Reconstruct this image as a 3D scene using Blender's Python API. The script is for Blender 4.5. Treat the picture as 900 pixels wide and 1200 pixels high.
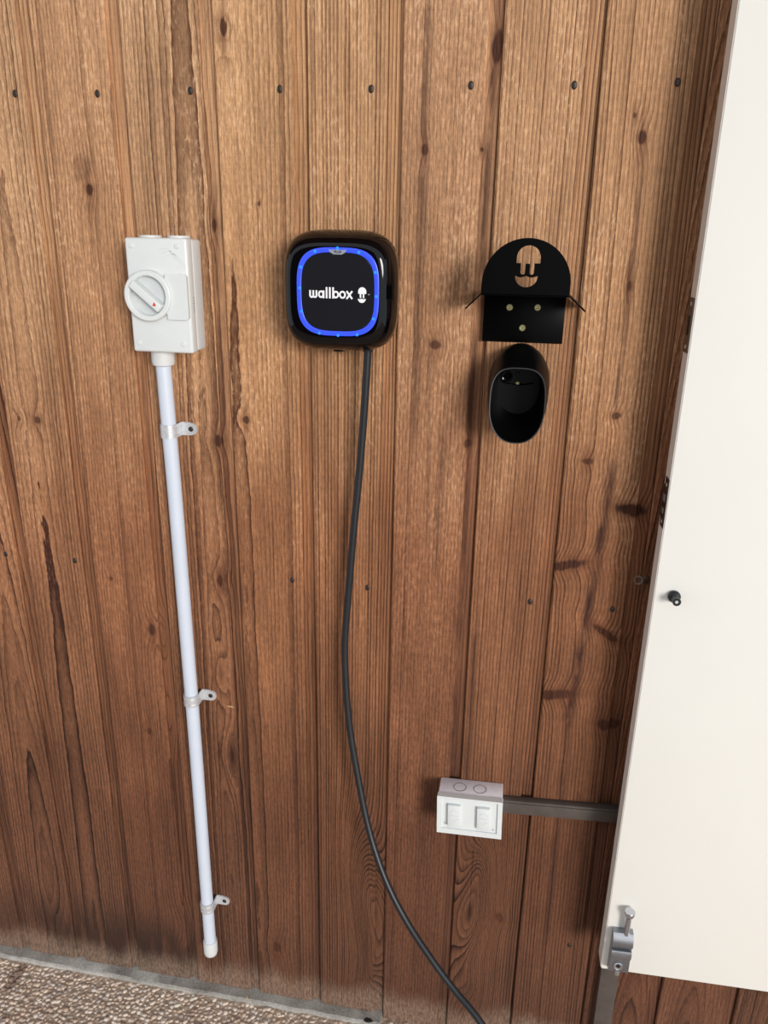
import bpy, bmesh, math, random
import numpy as np
from mathutils import Vector, Matrix

# ------------------------------------------------------------------ clear
for o in list(bpy.data.objects):
    bpy.data.objects.remove(o, do_unlink=True)
scn = bpy.context.scene
COL = scn.collection
R = math.radians

# ------------------------------------------------------------------ camera
cam_d = bpy.data.cameras.new('camera')
cam = bpy.data.objects.new('camera', cam_d)
COL.objects.link(cam)
scn.camera = cam
cam_d.sensor_fit = 'VERTICAL'
cam_d.sensor_height = 36.0
cam_d.lens = 912.58 / 1200.0 * 36.0
cam_d.clip_start = 0.01
PITCH, YAW, ROLL = 0.335317, -0.173087, 0.016757
fw = Vector((math.sin(YAW) * math.cos(PITCH), math.cos(YAW) * math.cos(PITCH), -math.sin(PITCH)))
rt = Vector((math.cos(YAW), -math.sin(YAW), 0))
up = rt.cross(fw)
r2 = rt * math.cos(ROLL) + up * math.sin(ROLL)
u2 = -rt * math.sin(ROLL) + up * math.cos(ROLL)
M = Matrix((r2, u2, -fw)).transposed().to_4x4()
M.translation = Vector((0.762226, -1.225496, 1.589744))
cam.matrix_world = M

# ------------------------------------------------------------------ light
world = bpy.data.worlds.new('sky')
scn.world = world
world.use_nodes = True
bg = world.node_tree.nodes['Background']
bg.inputs['Color'].default_value = (0.86, 0.93, 1.0, 1)
bg.inputs['Strength'].default_value = 0.95
sun_d = bpy.data.lights.new('daylight', 'SUN')
sun_d.energy = 2.5
sun_d.angle = R(19)
sun_d.color = (1.0, 0.96, 0.9)
sun = bpy.data.objects.new('daylight', sun_d)
COL.objects.link(sun)
SAZ, SEL = R(35), R(9)
sd = Vector((math.sin(SAZ) * math.cos(SEL), -math.cos(SAZ) * math.cos(SEL), math.sin(SEL)))
sun.rotation_euler = sd.to_track_quat('Z', 'Y').to_euler()
sun.location = (2, -3, 2.2)
vs = scn.view_settings
vs.view_transform = 'Standard'
vs.look = 'None'
vs.gamma = 1.0
vs.use_curve_mapping = False
vs.exposure = -0.02

# ------------------------------------------------------------------ helpers
def lin(c):
    out = []
    for v in c[:3]:
        v = v / 255.0
        out.append(v / 12.92 if v <= 0.04045 else ((v + 0.055) / 1.055) ** 2.4)
    return (*out, 1.0)

def tag(o, label=None, cat=None, group=None, kind=None):
    if label: o['label'] = label
    if cat: o['category'] = cat
    if group: o['group'] = group
    if kind: o['kind'] = kind
    return o

def empty(name, loc, label=None, cat=None, group=None):
    o = bpy.data.objects.new(name, None)
    o.empty_display_size = 0.03
    COL.objects.link(o)
    o.location = loc
    return tag(o, label, cat, group)

def obj(name, bm, mat, parent=None, loc=None, smooth=True, angle=35):
    me = bpy.data.meshes.new(name)
    bmesh.ops.recalc_face_normals(bm, faces=bm.faces)
    bm.to_mesh(me)
    bm.free()
    return mobj(name, me, mat, parent, loc, smooth, angle)

def mobj(name, me, mat, parent=None, loc=None, smooth=True, angle=35):
    me.materials.clear()
    me.materials.append(mat)
    if smooth:
        me.shade_smooth()
        me.set_sharp_from_angle(angle=R(angle))
    o = bpy.data.objects.new(name, me)
    COL.objects.link(o)
    if parent: o.parent = parent
    if loc is not None: o.location = loc
    return o

def box(bm, x0, x1, y0, y1, z0, z1, bev=0.0, seg=2, mat=None):
    vs_ = bmesh.ops.create_cube(bm, size=1.0)['verts']
    bmesh.ops.scale(bm, vec=(x1 - x0, y1 - y0, z1 - z0), verts=vs_)
    bmesh.ops.translate(bm, vec=((x0 + x1) / 2, (y0 + y1) / 2, (z0 + z1) / 2), verts=vs_)
    if bev > 0:
        es = {e for v in vs_ for e in v.link_edges}
        r = bmesh.ops.bevel(bm, geom=list(es), offset=bev, segments=seg, profile=0.5, affect='EDGES')
        vs_ = list({v for f in r['faces'] for v in f.verts} | {v for v in vs_ if v.is_valid})
    if mat is not None:
        bmesh.ops.transform(bm, matrix=mat, verts=[v for v in vs_ if v.is_valid])
    return vs_

def newbox(*a, **k):
    bm = bmesh.new()
    box(bm, *a, **k)
    return bm

def loft(bm, rings, cap0=True, cap1=True, closed=True):
    vv = [[bm.verts.new(p) for p in r] for r in rings]
    n = len(vv[0])
    for a, b in zip(vv[:-1], vv[1:]):
        for i in range(n if closed else n - 1):
            j = (i + 1) % n
            bm.faces.new((a[i], a[j], b[j], b[i]))
    if cap0: bm.faces.new(vv[0][::-1])
    if cap1: bm.faces.new(vv[-1])
    return vv

def lathe(bm, prof, origin=(0, 0, 0), axis=(0, 0, 1), n=24):
    """prof: list of (radius, height) along axis"""
    ax = Vector(axis).normalized()
    q = ax.to_track_quat('Z', 'Y')
    rings = []
    for r, h in prof:
        rings.append([Vector(origin) + q @ Vector((max(r, 1e-5) * math.cos(2 * math.pi * i / n), max(r, 1e-5) * math.sin(2 * math.pi * i / n), h)) for i in range(n)])
    loft(bm, rings)

def tube(bm, pts, rad, n=12, cap=True):
    pts = [Vector(p) for p in pts]
    rings = []
    ref = None
    for i, p in enumerate(pts):
        t = (pts[min(i + 1, len(pts) - 1)] - pts[max(i - 1, 0)]).normalized()
        if ref is None:
            ref = t.orthogonal().normalized()
        ref = (ref - t * ref.dot(t)).normalized()
        b = t.cross(ref)
        rings.append([p + (ref * math.cos(2 * math.pi * k / n) + b * math.sin(2 * math.pi * k / n)) * rad for k in range(n)])
    loft(bm, rings, cap, cap)

def catmull(pts, sub=8):
    pts = [Vector(p) for p in pts]
    out = []
    for i in range(len(pts) - 1):
        p0 = pts[max(i - 1, 0)]; p1 = pts[i]; p2 = pts[i + 1]; p3 = pts[min(i + 2, len(pts) - 1)]
        for s in range(sub):
            t = s / sub
            out.append(0.5 * ((2 * p1) + (p2 - p0) * t + (2 * p0 - 5 * p1 + 4 * p2 - p3) * t * t + (3 * p1 - p0 - 3 * p2 + p3) * t ** 3))
    out.append(pts[-1])
    return out

def superellipse(cx, cz, hw, hh, n_exp, y, n=64):
    out = []
    for i in range(n):
        a = 2 * math.pi * i / n
        c, s = math.cos(a), math.sin(a)
        out.append(Vector((cx + hw * math.copysign(abs(c) ** (2 / n_exp), c), y, cz + hh * math.copysign(abs(s) ** (2 / n_exp), s))))
    return out

def plate_mesh(outlines, y0, y1, bev=0.0):
    """flat sheet in the x-z plane, first outline is the border, the rest are holes"""
    cu = bpy.data.curves.new('sheet', 'CURVE')
    cu.dimensions = '2D'
    cu.fill_mode = 'BOTH'
    cu.extrude = abs(y1 - y0) / 2
    for pts in outlines:
        sp = cu.splines.new('POLY')
        sp.points.add(len(pts) - 1)
        for p, (x, z) in zip(sp.points, pts):
            p.co = (x, z, 0, 1)
        sp.use_cyclic_u = True
    return curve_mesh(cu, Matrix.Translation((0, (y0 + y1) / 2, 0)) @ Matrix.Rotation(R(90), 4, 'X'))

def curve_mesh(cu, mat):
    o = bpy.data.objects.new('tmp', cu)
    COL.objects.link(o)
    dg = bpy.context.evaluated_depsgraph_get()
    dg.update()
    me = bpy.data.meshes.new_from_object(o.evaluated_get(dg))
    bpy.data.objects.remove(o, do_unlink=True)
    bpy.data.curves.remove(cu)
    me.transform(mat)
    return me

def text_mesh(s, size, cx, y, cz, depth=0.0003, offset=0.0):
    cu = bpy.data.curves.new('text', 'FONT')
    cu.body = s
    cu.size = size
    cu.align_x = 'CENTER'
    cu.align_y = 'CENTER'
    cu.extrude = depth
    cu.offset = offset
    return curve_mesh(cu, Matrix.Translation((cx, y, cz)) @ Matrix.Rotation(R(90), 4, 'X'))

def ribbon(bm, pts, w, y0, y1, closed=False):
    """thick flat stroke along 2-D points in x-z"""
    P = [Vector((p[0], p[1])) for p in pts]
    n = len(P)
    L, Rr = [], []
    for i in range(n):
        if closed:
            a, b = P[i - 1], P[(i + 1) % n]
        else:
            a, b = P[max(i - 1, 0)], P[min(i + 1, n - 1)]
        t = (b - a).normalized()
        nn = Vector((-t.y, t.x)) * w / 2
        L.append(P[i] + nn); Rr.append(P[i] - nn)
    rings = [[(l.x, y0, l.y), (l.x, y1, l.y), (r.x, y1, r.y), (r.x, y0, r.y)] for l, r in zip(L, Rr)]
    if closed: rings.append(rings[0])
    loft(bm, rings, not closed, not closed)

def arc(cx, cz, r, a0, a1, n=16, rz=None):
    rz = r if rz is None else rz
    return [(cx + r * math.cos(R(a0 + (a1 - a0) * i / n)), cz + rz * math.sin(R(a0 + (a1 - a0) * i / n))) for i in range(n + 1)]

# ------------------------------------------------------------------ node helpers
class NT:
    def __init__(s, name):
        s.mat = bpy.data.materials.new(name)
        s.mat.use_nodes = True
        s.t = s.mat.node_tree
        s.b = s.t.nodes['Principled BSDF']
    def n(s, typ, **kw):
        nd = s.t.nodes.new(typ)
        for k, v in kw.items(): setattr(nd, k, v)
        return nd
    def put(s, sock, v):
        if isinstance(v, (int, float)): sock.default_value = v
        elif isinstance(v, (tuple, list)): sock.default_value = v
        else: s.t.links.new(v, sock)
    def m(s, op, a, b=None, c=None, clamp=False):
        nd = s.n('ShaderNodeMath', operation=op, use_clamp=clamp)
        s.put(nd.inputs[0], a)
        if b is not None: s.put(nd.inputs[1], b)
        if c is not None: s.put(nd.inputs[2], c)
        return nd.outputs[0]
    def add(s, a, b): return s.m('ADD', a, b)
    def sub(s, a, b): return s.m('SUBTRACT', a, b)
    def mul(s, a, b): return s.m('MULTIPLY', a, b)
    def comb(s, x, y, z):
        nd = s.n('ShaderNodeCombineXYZ')
        for i, v in enumerate((x, y, z)): s.put(nd.inputs[i], v)
        return nd.outputs[0]
    def noise(s, vec, scale=1.0, detail=2.0, rough=0.5, w=0.0):
        nd = s.n('ShaderNodeTexNoise', noise_dimensions='4D')
        s.put(nd.inputs['Vector'], vec)
        nd.inputs['W'].default_value = w
        nd.inputs['Scale'].default_value = scale
        nd.inputs['Detail'].default_value = detail
        nd.inputs['Roughness'].default_value = rough
        return nd.outputs[0]
    def ramp(s, fac, stops):
        nd = s.n('ShaderNodeValToRGB')
        e = nd.color_ramp.elements
        while len(e) < len(stops): e.new(0.5)
        for el, (p, c) in zip(e, stops):
            el.position = p; el.color = c
        s.put(nd.inputs[0], fac)
        return nd.outputs[0]
    def smooth(s, v, a, b):
        nd = s.n('ShaderNodeMapRange', interpolation_type='SMOOTHSTEP')
        s.put(nd.inputs['Value'], v)
        nd.inputs['From Min'].default_value = a
        nd.inputs['From Max'].default_value = b
        return nd.outputs[0]
    def mix(s, fac, a, b, mode='MIX'):
        nd = s.n('ShaderNodeMix', data_type='RGBA', blend_type=mode)
        s.put(nd.inputs[0], fac)
        s.put(nd.inputs[6], a)
        s.put(nd.inputs[7], b)
        return nd.outputs[2]
    def xyz(s):
        tc = s.n('ShaderNodeTexCoord')
        sp = s.n('ShaderNodeSeparateXYZ')
        s.t.links.new(tc.outputs['Object'], sp.inputs[0])
        return tc.outputs['Object'], sp.outputs[0], sp.outputs[1], sp.outputs[2]
    def bump(s, h, strength=0.5, dist=0.001):
        nd = s.n('ShaderNodeBump')
        nd.inputs['Strength'].default_value = strength
        nd.inputs['Distance'].default_value = dist
        s.put(nd.inputs['Height'], h)
        s.t.links.new(nd.outputs[0], s.b.inputs['Normal'])

def plain(name, rgb, rough=0.5, metal=0.0, var=0.06, nscale=60.0, bump=0.0, bscale=600.0, spec=0.5, coat=0.0):
    """procedural paint / plastic / metal: base tone with slight mottling and micro relief"""
    T = NT(name)
    v, x, y, z = T.xyz()
    c = lin(rgb)
    nz = T.noise(v, nscale, 4.0, 0.6)
    lo = tuple(q * (1 - var) for q in c[:3]) + (1,)
    hi = tuple(min(1, q * (1 + var)) for q in c[:3]) + (1,)
    T.put(T.b.inputs['Base Color'], T.ramp(nz, [(0.3, lo), (0.7, hi)]))
    T.b.inputs['Roughness'].default_value = rough
    T.b.inputs['Metallic'].default_value = metal
    T.b.inputs['Specular IOR Level'].default_value = spec
    T.b.inputs['Coat Weight'].default_value = coat
    if bump > 0:
        T.bump(T.noise(v, bscale, 2.0), bump, 0.0004)
    return T.mat

def emit(name, rgb, strength):
    T = NT(name)
    T.put(T.b.inputs['Base Color'], lin(rgb))
    T.put(T.b.inputs['Emission Color'], lin(rgb))
    T.b.inputs['Emission Strength'].default_value = strength
    T.b.inputs['Roughness'].default_value = 0.3
    return T.mat

LIGHT_STOPS = [(0.0, lin((112, 76, 58))), (0.25, lin((118, 77, 55))), (0.56, lin((166, 114, 80))), (0.76, lin((199, 152, 112))), (1.0, lin((208, 164, 124)))]
DARK_STOPS = [(0.0, lin((38, 22, 17))), (0.25, lin((42, 23, 16))), (0.56, lin((70, 37, 24))), (0.76, lin((92, 54, 34))), (1.0, lin((102, 63, 40)))]

def wood(name, seed, cx=0.3, dy=0.05, sx=0.0, sy=0.0, zc=1.0, freq=260.0, wob=0.006, fine=0.0012, contrast=0.8,
         knots=(), streaks=(), tint=(1, 1, 1), power=2.6, blotch=0.25, shift=0.0, grey_foot=True, band=0.6, rough_saw=0.42, dirt_k=0.25):
    """weathered rough-sawn cedar: growth rings about a pith axis, bent around the knots"""
    T = NT(name)
    V, X, Y, Z = T.xyz()
    m = T.m
    low = T.noise(T.comb(T.mul(X, 5.0), T.mul(Y, 5.0), T.mul(Z, 1.6)), 1.0, 2.0, 0.5, seed)
    mid = T.noise(T.comb(T.mul(X, 70.0), T.mul(Y, 70.0), T.mul(Z, 16.0)), 1.0, 3.0, 0.6, seed + 3.1)
    dz = T.sub(Z, zc)
    a = T.sub(T.sub(X, cx), T.mul(dz, sx))
    b = T.add(T.add(Y, dy), T.mul(dz, sy))
    rad = m('SQRT', T.add(T.mul(a, a), T.mul(b, b)))
    rad = T.add(rad, T.mul(T.sub(low, 0.5), wob * 2))
    rad = T.add(rad, T.mul(T.sub(mid, 0.5), fine * 2))
    knotmask = None
    halo = None
    for (kx, kz, rx, rz, amp, dark, ang) in knots:
        ex = T.sub(X, kx); ez = T.sub(Z, kz)
        if ang:
            ca, sa = math.cos(R(ang)), math.sin(R(ang))
            e1 = T.add(T.mul(ex, ca), T.mul(ez, sa)); e2 = T.sub(T.mul(ez, ca), T.mul(ex, sa))
            ex, ez = e1, e2
        qx = T.mul(ex, 1 / rx); qz = T.mul(ez, 1 / rz)
        d2 = T.add(T.mul(qx, qx), T.mul(qz, qz))
        # grain flows round the knot within ~3 radii
        g = m('EXPONENT', T.mul(d2, -0.16)) if dark else m('EXPONENT', T.mul(d2, -1.0))
        rad = T.add(rad, T.mul(g, amp))
        if dark:
            dd = T.add(m('SQRT', d2), T.mul(T.sub(mid, 0.5), 1.7))
            k = T.mul(T.sub(1.0, T.smooth(dd, 0.62, 1.10)), dark)
            knotmask = k if knotmask is None else m('MAXIMUM', knotmask, k)
            hh = T.mul(T.sub(1.0, T.smooth(dd, 0.8, 2.2)), dark * 0.4)
            halo = hh if halo is None else m('MAXIMUM', halo, hh)
            if not ang:
                tw = T.add(T.mul(qx, 1.1), T.mul(T.sub(mid, 0.5), 2.6))
                tz = T.mul(qz, 0.27)
                tail = T.mul(m('EXPONENT', T.mul(T.add(T.mul(tw, tw), T.mul(tz, tz)), -1.0)), dark * 0.7)
                halo = m('MAXIMUM', halo, tail)
    ph = T.mul(rad, freq)
    fr = m('FRACT', ph)
    ring = m('FLOOR', ph)
    wn = T.n('ShaderNodeTexWhiteNoise', noise_dimensions='2D')
    T.put(wn.inputs['Vector'], T.comb(ring, seed, 0.0))
    amp_r = T.add(T.mul(wn.outputs[0], 0.7), 0.4)
    late = T.mul(m('POWER', fr, power), amp_r)
    late = T.mul(late, T.sub(1.0, T.smooth(fr, 0.93, 1.0)))
    wn2 = T.n('ShaderNodeTexWhiteNoise', noise_dimensions='2D')
    T.put(wn2.inputs['Vector'], T.comb(ring, seed + 50.0, 0.0))
    bandk = T.mul(T.smooth(wn2.outputs[0], 0.72, 0.95), band)
    fiber = T.noise(T.comb(T.mul(X, 420.0), T.mul(Y, 420.0), T.mul(Z, 14.0)), 1.0, 2.0, 0.6, seed + 7)
    fiber = T.smooth(fiber, 0.28, 0.72)
    saw = T.noise(T.comb(T.mul(X, 240.0), T.mul(Y, 240.0), T.mul(Z, 75.0)), 1.0, 3.0, 0.65, seed + 11)
    saw = T.smooth(saw, 0.30, 0.70)
    sawl = T.noise(T.comb(T.mul(X, 12.0), 0.0, T.mul(Z, 300.0)), 1.0, 2.0, 0.6, seed + 13)
    sawl = T.smooth(sawl, 0.3, 0.7)
    check = T.noise(T.comb(T.mul(X, 170.0), T.mul(Y, 170.0), T.mul(Z, 3.5)), 1.0, 2.0, 0.55, seed + 15)
    check = T.smooth(check, 0.58, 0.72)
    patch = T.noise(T.comb(T.mul(X, 16.0), 0.0, T.mul(Z, 3.2)), 1.0, 3.0, 0.55, seed + 17)
    # weathering with height: sun-bleached above, redder and less faded below
    hz = T.add(T.mul(Z, 1 / 1.95), T.mul(T.sub(patch, 0.5), blotch))
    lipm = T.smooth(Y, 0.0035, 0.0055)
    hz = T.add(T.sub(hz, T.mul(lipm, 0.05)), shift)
    light = T.ramp(hz, LIGHT_STOPS)
    dark = T.ramp(hz, DARK_STOPS)
    f = T.add(T.mul(late, contrast), T.mul(bandk, 0.55))
    f = m('ADD', f, T.mul(check, 0.35), clamp=True)
    col = T.mix(f, light, dark)
    k1 = T.add(T.mul(T.sub(fiber, 0.5), 0.34), 1.0)
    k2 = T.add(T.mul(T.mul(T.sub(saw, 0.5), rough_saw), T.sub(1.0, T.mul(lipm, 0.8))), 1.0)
    k3 = T.add(T.mul(T.sub(sawl, 0.5), 0.07), 1.0)
    k4 = T.add(T.mul(T.sub(patch, 0.5), 0.95), 0.93)
    kk = T.mul(T.mul(k1, k2), T.mul(k3, k4))
    kc = T.comb(T.mul(kk, tint[0]), T.mul(kk, tint[1]), T.mul(kk, tint[2]))
    col = T.mix(1.0, col, kc, 'MULTIPLY')
    # pale bleached flecks on the upper wall
    fl = T.mul(T.smooth(saw, 0.62, 0.95), T.mul(T.smooth(Z, 0.7, 1.7), T.smooth(patch, 0.42, 0.62)))
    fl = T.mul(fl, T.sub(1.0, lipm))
    col = T.mix(T.mul(fl, 0.42), col, lin((226, 198, 164)))
    for (x0, z0, sl, w, st, za, zb) in streaks:
        e = T.sub(T.sub(X, x0), T.mul(T.sub(Z, z0), sl))
        e = T.add(T.add(e, T.mul(T.sub(mid, 0.5), 0.014)), T.mul(T.sub(low, 0.5), 0.012))
        e = T.mul(e, 1 / w)
        g = m('EXPONENT', T.mul(T.mul(e, e), -1.0))
        win = T.mul(T.smooth(Z, za, za + 0.08), T.sub(1.0, T.smooth(Z, zb - 0.08, zb)))
        g = T.mul(T.mul(g, win), T.mul(T.smooth(mid, 0.2, 0.6), st))
        col = T.mix(g, col, lin((64, 38, 30)))
    if knotmask is not None:
        col = T.mix(halo, col, lin((96, 54, 34)))
        kt = T.mix(T.smooth(fiber, 0.1, 0.9), lin((46, 24, 17)), lin((88, 50, 34)))
        col = T.mix(knotmask, col, kt)
    if grey_foot:
        # rain-splash line: dirt band and grey bleached foot
        e = T.add(Z, T.mul(T.sub(patch, 0.5), 0.16))
        dirt = T.mul(T.sub(1.0, T.smooth(e, 0.10, 0.26)), T.smooth(patch, 0.38, 0.60))
        col = T.mix(T.mul(dirt, dirt_k), col, lin((54, 37, 30)))
        foot = T.sub(1.0, T.smooth(T.add(Z, T.mul(T.sub(patch, 0.5), 0.12)), 0.02, 0.085))
        col = T.mix(T.mul(foot, T.add(0.15, T.mul(saw, 0.4))), col, lin((168, 146, 128)))
    T.put(T.b.inputs['Base Color'], col)
    T.put(T.b.inputs['Roughness'], T.add(0.62, T.mul(fiber, 0.2)))
    T.b.inputs['Specular IOR Level'].default_value = 0.25
    h = T.add(T.add(T.mul(late, 0.8), T.mul(fiber, 0.5)), T.mul(saw, 0.9))
    if knotmask is not None: h = T.sub(h, T.mul(knotmask, 0.5))
    T.bump(h, 0.7, 0.0011)
    return T.mat

# ------------------------------------------------------------------ materials
M_white = plain('white_plastic', (216, 219, 219), 0.42, var=0.02, bump=0.03)
M_white2 = plain('white_moulding', (222, 226, 226), 0.35, var=0.02)
M_pvc = plain('pvc_conduit', (208, 216, 230), 0.35, var=0.02, nscale=20)
M_door = plain('door_paint', (241, 239, 233), 0.45, var=0.012, nscale=4, bump=0.02, bscale=300)
M_doore = plain('door_edge_paint', (226, 220, 212), 0.6, var=0.05, nscale=30)
M_gloss = plain('gloss_black', (5, 5, 8), 0.05, var=0.1, spec=0.38)
M_panel = plain('panel_black', (24, 25, 31), 0.28, var=0.05)
M_black = plain('powder_coat_black', (3, 3, 4), 0.34, var=0.2, nscale=25, spec=0.10)
M_cup = plain('moulded_black', (6, 6, 7), 0.38, var=0.1, bump=0.04, spec=0.25)
M_rubber = plain('cable_rubber', (30, 32, 37), 0.42, var=0.08)
M_zinc = plain('zinc', (214, 216, 220), 0.42, 0.45, var=0.15, nscale=300)
M_nail = plain('nail_steel', (70, 62, 58), 0.5, 0.7, var=0.3, nscale=500)
M_brass = plain('screw_yellow_zinc', (196, 188, 140), 0.3, 0.9, var=0.1)
M_chrome = plain('satin_chrome', (205, 208, 215), 0.22, 0.95, var=0.04)
M_chromed = plain('cast_alloy', (150, 153, 160), 0.4, 0.9, var=0.1, nscale=120)
M_bronze = plain('dark_lock_plate', (72, 58, 52), 0.45, 0.7, var=0.3, nscale=200)
M_steel = plain('lock_plate_steel', (128, 118, 108), 0.4, 0.8, var=0.15, nscale=150)
M_greytrunk = plain('grey_trunking', (84, 75, 70), 0.6, var=0.18, nscale=40, bump=0.05)
M_dust = plain('dusty_plastic', (243, 239, 246), 0.6, var=0.06, nscale=80)
M_grey = plain('pale_grey_plastic', (203, 207, 209), 0.5, var=0.04)  # slightly greyer plastic for gasket, dial face and rocker marks
M_red = plain('red_mark', (205, 70, 60), 0.5)
M_ink = plain('grey_ink', (120, 122, 126), 0.6)
M_letters = plain('white_print', (244, 244, 248), 0.5, var=0.01)
M_badge = plain('silver_badge', (176, 182, 194), 0.35, 0.4, var=0.05)
M_blue = emit('blue_light_ring', (46, 70, 216), 0.80)
M_led = emit('blue_led', (30, 120, 250), 1.1)
M_chip = plain('straw', (214, 180, 130), 0.8, var=0.1)
M_hole = plain('dark_cavity', (8, 8, 8), 0.7)

def concrete_mat():
    T = NT('kerb_concrete')
    v, x, y, z = T.xyz()
    a = T.noise(v, 14.0, 4.0, 0.6, 1.0)
    b = T.noise(v, 220.0, 3.0, 0.6, 2.0)
    c = T.ramp(T.add(T.mul(a, 0.6), T.mul(b, 0.4)), [(0.3, lin((104, 98, 92))), (0.5, lin((166, 162, 156))), (0.68, lin((202, 200, 196)))])
    T.put(T.b.inputs['Base Color'], c)
    T.b.inputs['Roughness'].default_value = 0.85
    T.bump(b, 0.5, 0.001)
    return T.mat
M_kerb = concrete_mat()

def floor_mat():
    T = NT('aggregate_matrix')
    v, x, y, z = T.xyz()
    vo = T.n('ShaderNodeTexVoronoi')
    T.put(vo.inputs['Vector'], v); vo.inputs['Scale'].default_value = 95.0
    a = T.noise(v, 300.0, 3.0, 0.6, 1.0)
    c = T.ramp(a, [(0.3, lin((184, 160, 140))), (0.7, lin((222, 200, 180)))])
    st = T.ramp(vo.outputs['Distance'], [(0.25, (1, 1, 1, 1)), (0.6, (0.4, 0.4, 0.4, 1))])
    c = T.mix(0.25, c, st, 'MULTIPLY')
    T.put(T.b.inputs['Base Color'], c)
    T.b.inputs['Roughness'].default_value = 0.85
    T.bump(T.mul(vo.outputs['Distance'], -1.0), 0.8, 0.004)
    return T.mat
M_floor = floor_mat()

def pebble_mat():
    T = NT('pebbles')
    v, x, y, z = T.xyz()
    at = T.n('ShaderNodeAttribute', attribute_name='tone')
    c = T.ramp(at.outputs['Fac'], [(0.0, lin((190, 164, 144))), (0.25, lin((220, 196, 174))), (0.5, lin((234, 214, 194))), (0.75, lin((226, 210, 198))), (0.92, lin((240, 228, 212))), (1.0, lin((160, 146, 138)))])
    big = T.noise(v, 9.0, 2.0, 0.5, 4.0)
    c = T.mix(T.mul(T.smooth(big, 0.5, 0.75), 0.5), c, lin((140, 104, 80)))
    # rusty drip with a shape of its own by the kerb
    ex = T.mul(T.sub(x, -0.277), 1 / 0.014); ey = T.mul(T.sub(y, -0.06), 1 / 0.05)
    rust = T.sub(1.0, T.smooth(T.add(T.mul(ex, ex), T.mul(ey, ey)), 0.6, 1.2))
    c = T.mix(T.mul(rust, 0.75), c, lin((104, 66, 48)))
    f = T.noise(v, 400.0, 2.0, 0.5, 5.0)
    k = T.add(0.8, T.mul(f, 0.4))
    c = T.mix(1.0, c, T.comb(k, k, k), 'MULTIPLY')
    T.put(T.b.inputs['Base Color'], c)
    T.b.inputs['Roughness'].default_value = 0.7
    return T.mat
M_pebble = pebble_mat()

# ================================================================== SETTING
CEIL = 2.75
# floor slab
FZ = -0.010
fl = obj('floor', newbox(-3.2, 4.2, -4.2, 0.06, -0.12, FZ - 0.0016), M_floor, smooth=False)
tag(fl, 'exposed aggregate concrete floor in front of the wooden wall', 'floor', kind='structure')

def pebbles():
    rng = np.random.default_rng(5)
    s = 0.0100
    xs = np.arange(-0.75, 1.35, s); ys = np.arange(-0.62, -0.002, s)
    gx, gy = np.meshgrid(xs, ys)
    gx = gx + (np.arange(len(ys))[:, None] % 2) * s / 2
    px = gx.ravel() + rng.uniform(-.36, .36, gx.size) * s
    py = gy.ravel() + rng.uniform(-.36, .36, gx.size) * s
    keep = ~((py > -0.0265) & (px < 0.565)) & (py < -0.004)
    px, py = px[keep], py[keep]
    n = len(px)
    bm = bmesh.new()
    bmesh.ops.create_icosphere(bm, subdivisions=1, radius=1.0)
    bv = np.array([v.co[:] for v in bm.verts]); bf = np.array([[v.index for v in f.verts] for f in bm.faces])
    bm.free()
    r = rng.uniform(.0038, .0072, n)
    el = rng.uniform(.75, 1.35, n)
    th = rng.uniform(0, np.pi, n)
    h = r * rng.uniform(.28, .42, n)
    jit = rng.uniform(.85, 1.15, (n, len(bv), 1))
    q = bv[None] * jit
    ax = q[:, :, 0] * (r * el)[:, None]; ay = q[:, :, 1] * (r / el)[:, None]
    vx = ax * np.cos(th)[:, None] - ay * np.sin(th)[:, None] + px[:, None]
    vy = ax * np.sin(th)[:, None] + ay * np.cos(th)[:, None] + py[:, None]
    vz = q[:, :, 2] * h[:, None] + FZ - 0.0015 + rng.uniform(-.001, .0006, n)[:, None]
    co = np.stack([vx, vy, vz], -1).reshape(-1, 3)
    faces = (bf[None] + (np.arange(n) * len(bv))[:, None, None]).reshape(-1, 3)
    me = bpy.data.meshes.new('pebbles')
    me.vertices.add(len(co)); me.vertices.foreach_set('co', co.ravel())
    me.loops.add(faces.size); me.loops.foreach_set('vertex_index', faces.ravel())
    me.polygons.add(len(faces)); me.polygons.foreach_set('loop_start', np.arange(len(faces)) * 3)
    me.update(calc_edges=True)
    at = me.attributes.new('tone', 'FLOAT', 'POINT')
    at.data.foreach_set('value', np.repeat(rng.uniform(0, 1, n), len(bv)).astype(np.float32))
    me.validate()
    o = mobj('pebbles', me, M_pebble, fl, angle=180)
    tag(o, 'tan and grey pebbles set in the concrete', kind='stuff')
pebbles()

# kerb along the wall foot
bm = bmesh.new()
segs = 60
rr = random.Random(3)
rings = []
for i in range(segs + 1):
    x = -1.3 + (0.562 + 1.3) * i / segs
    j = rr.uniform(-.0016, .0016); jz = rr.uniform(-.0012, .0006)
    rings.append([(x, 0.018, -0.06), (x, 0.018, -0.001), (x, -0.0205 + j, -0.0005 + jz), (x, -0.0240 + j, -0.003 + jz), (x, -0.0255 + j, -0.06)])
loft(bm, rings)
k = obj('trim_1', bm, M_kerb)
tag(k, 'worn grey concrete kerb strip along the foot of the wooden wall', 'kerb', kind='structure')

# ---- back wall of channel siding
wall = obj('wall_back', newbox(-3.2, 4.2, 0.022, 0.06, -0.05, CEIL), plain('wall_sheathing', (40, 28, 22), 0.9), smooth=False)
tag(wall, 'wall of vertical brown wooden boards with nailed channel joints', 'wall', kind='structure')
SEAM = {0: -.004, 1: .138, 2: .2835, 3: .4237, 4: .5627, 5: .7016, 6: .8365, 7: .978, 8: 1.1195, 9: 1.2605}
def seam(k): return SEAM.get(k, 0.14 * k + (0.0 if k < 0 else 0.0005))

W = {}
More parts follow.
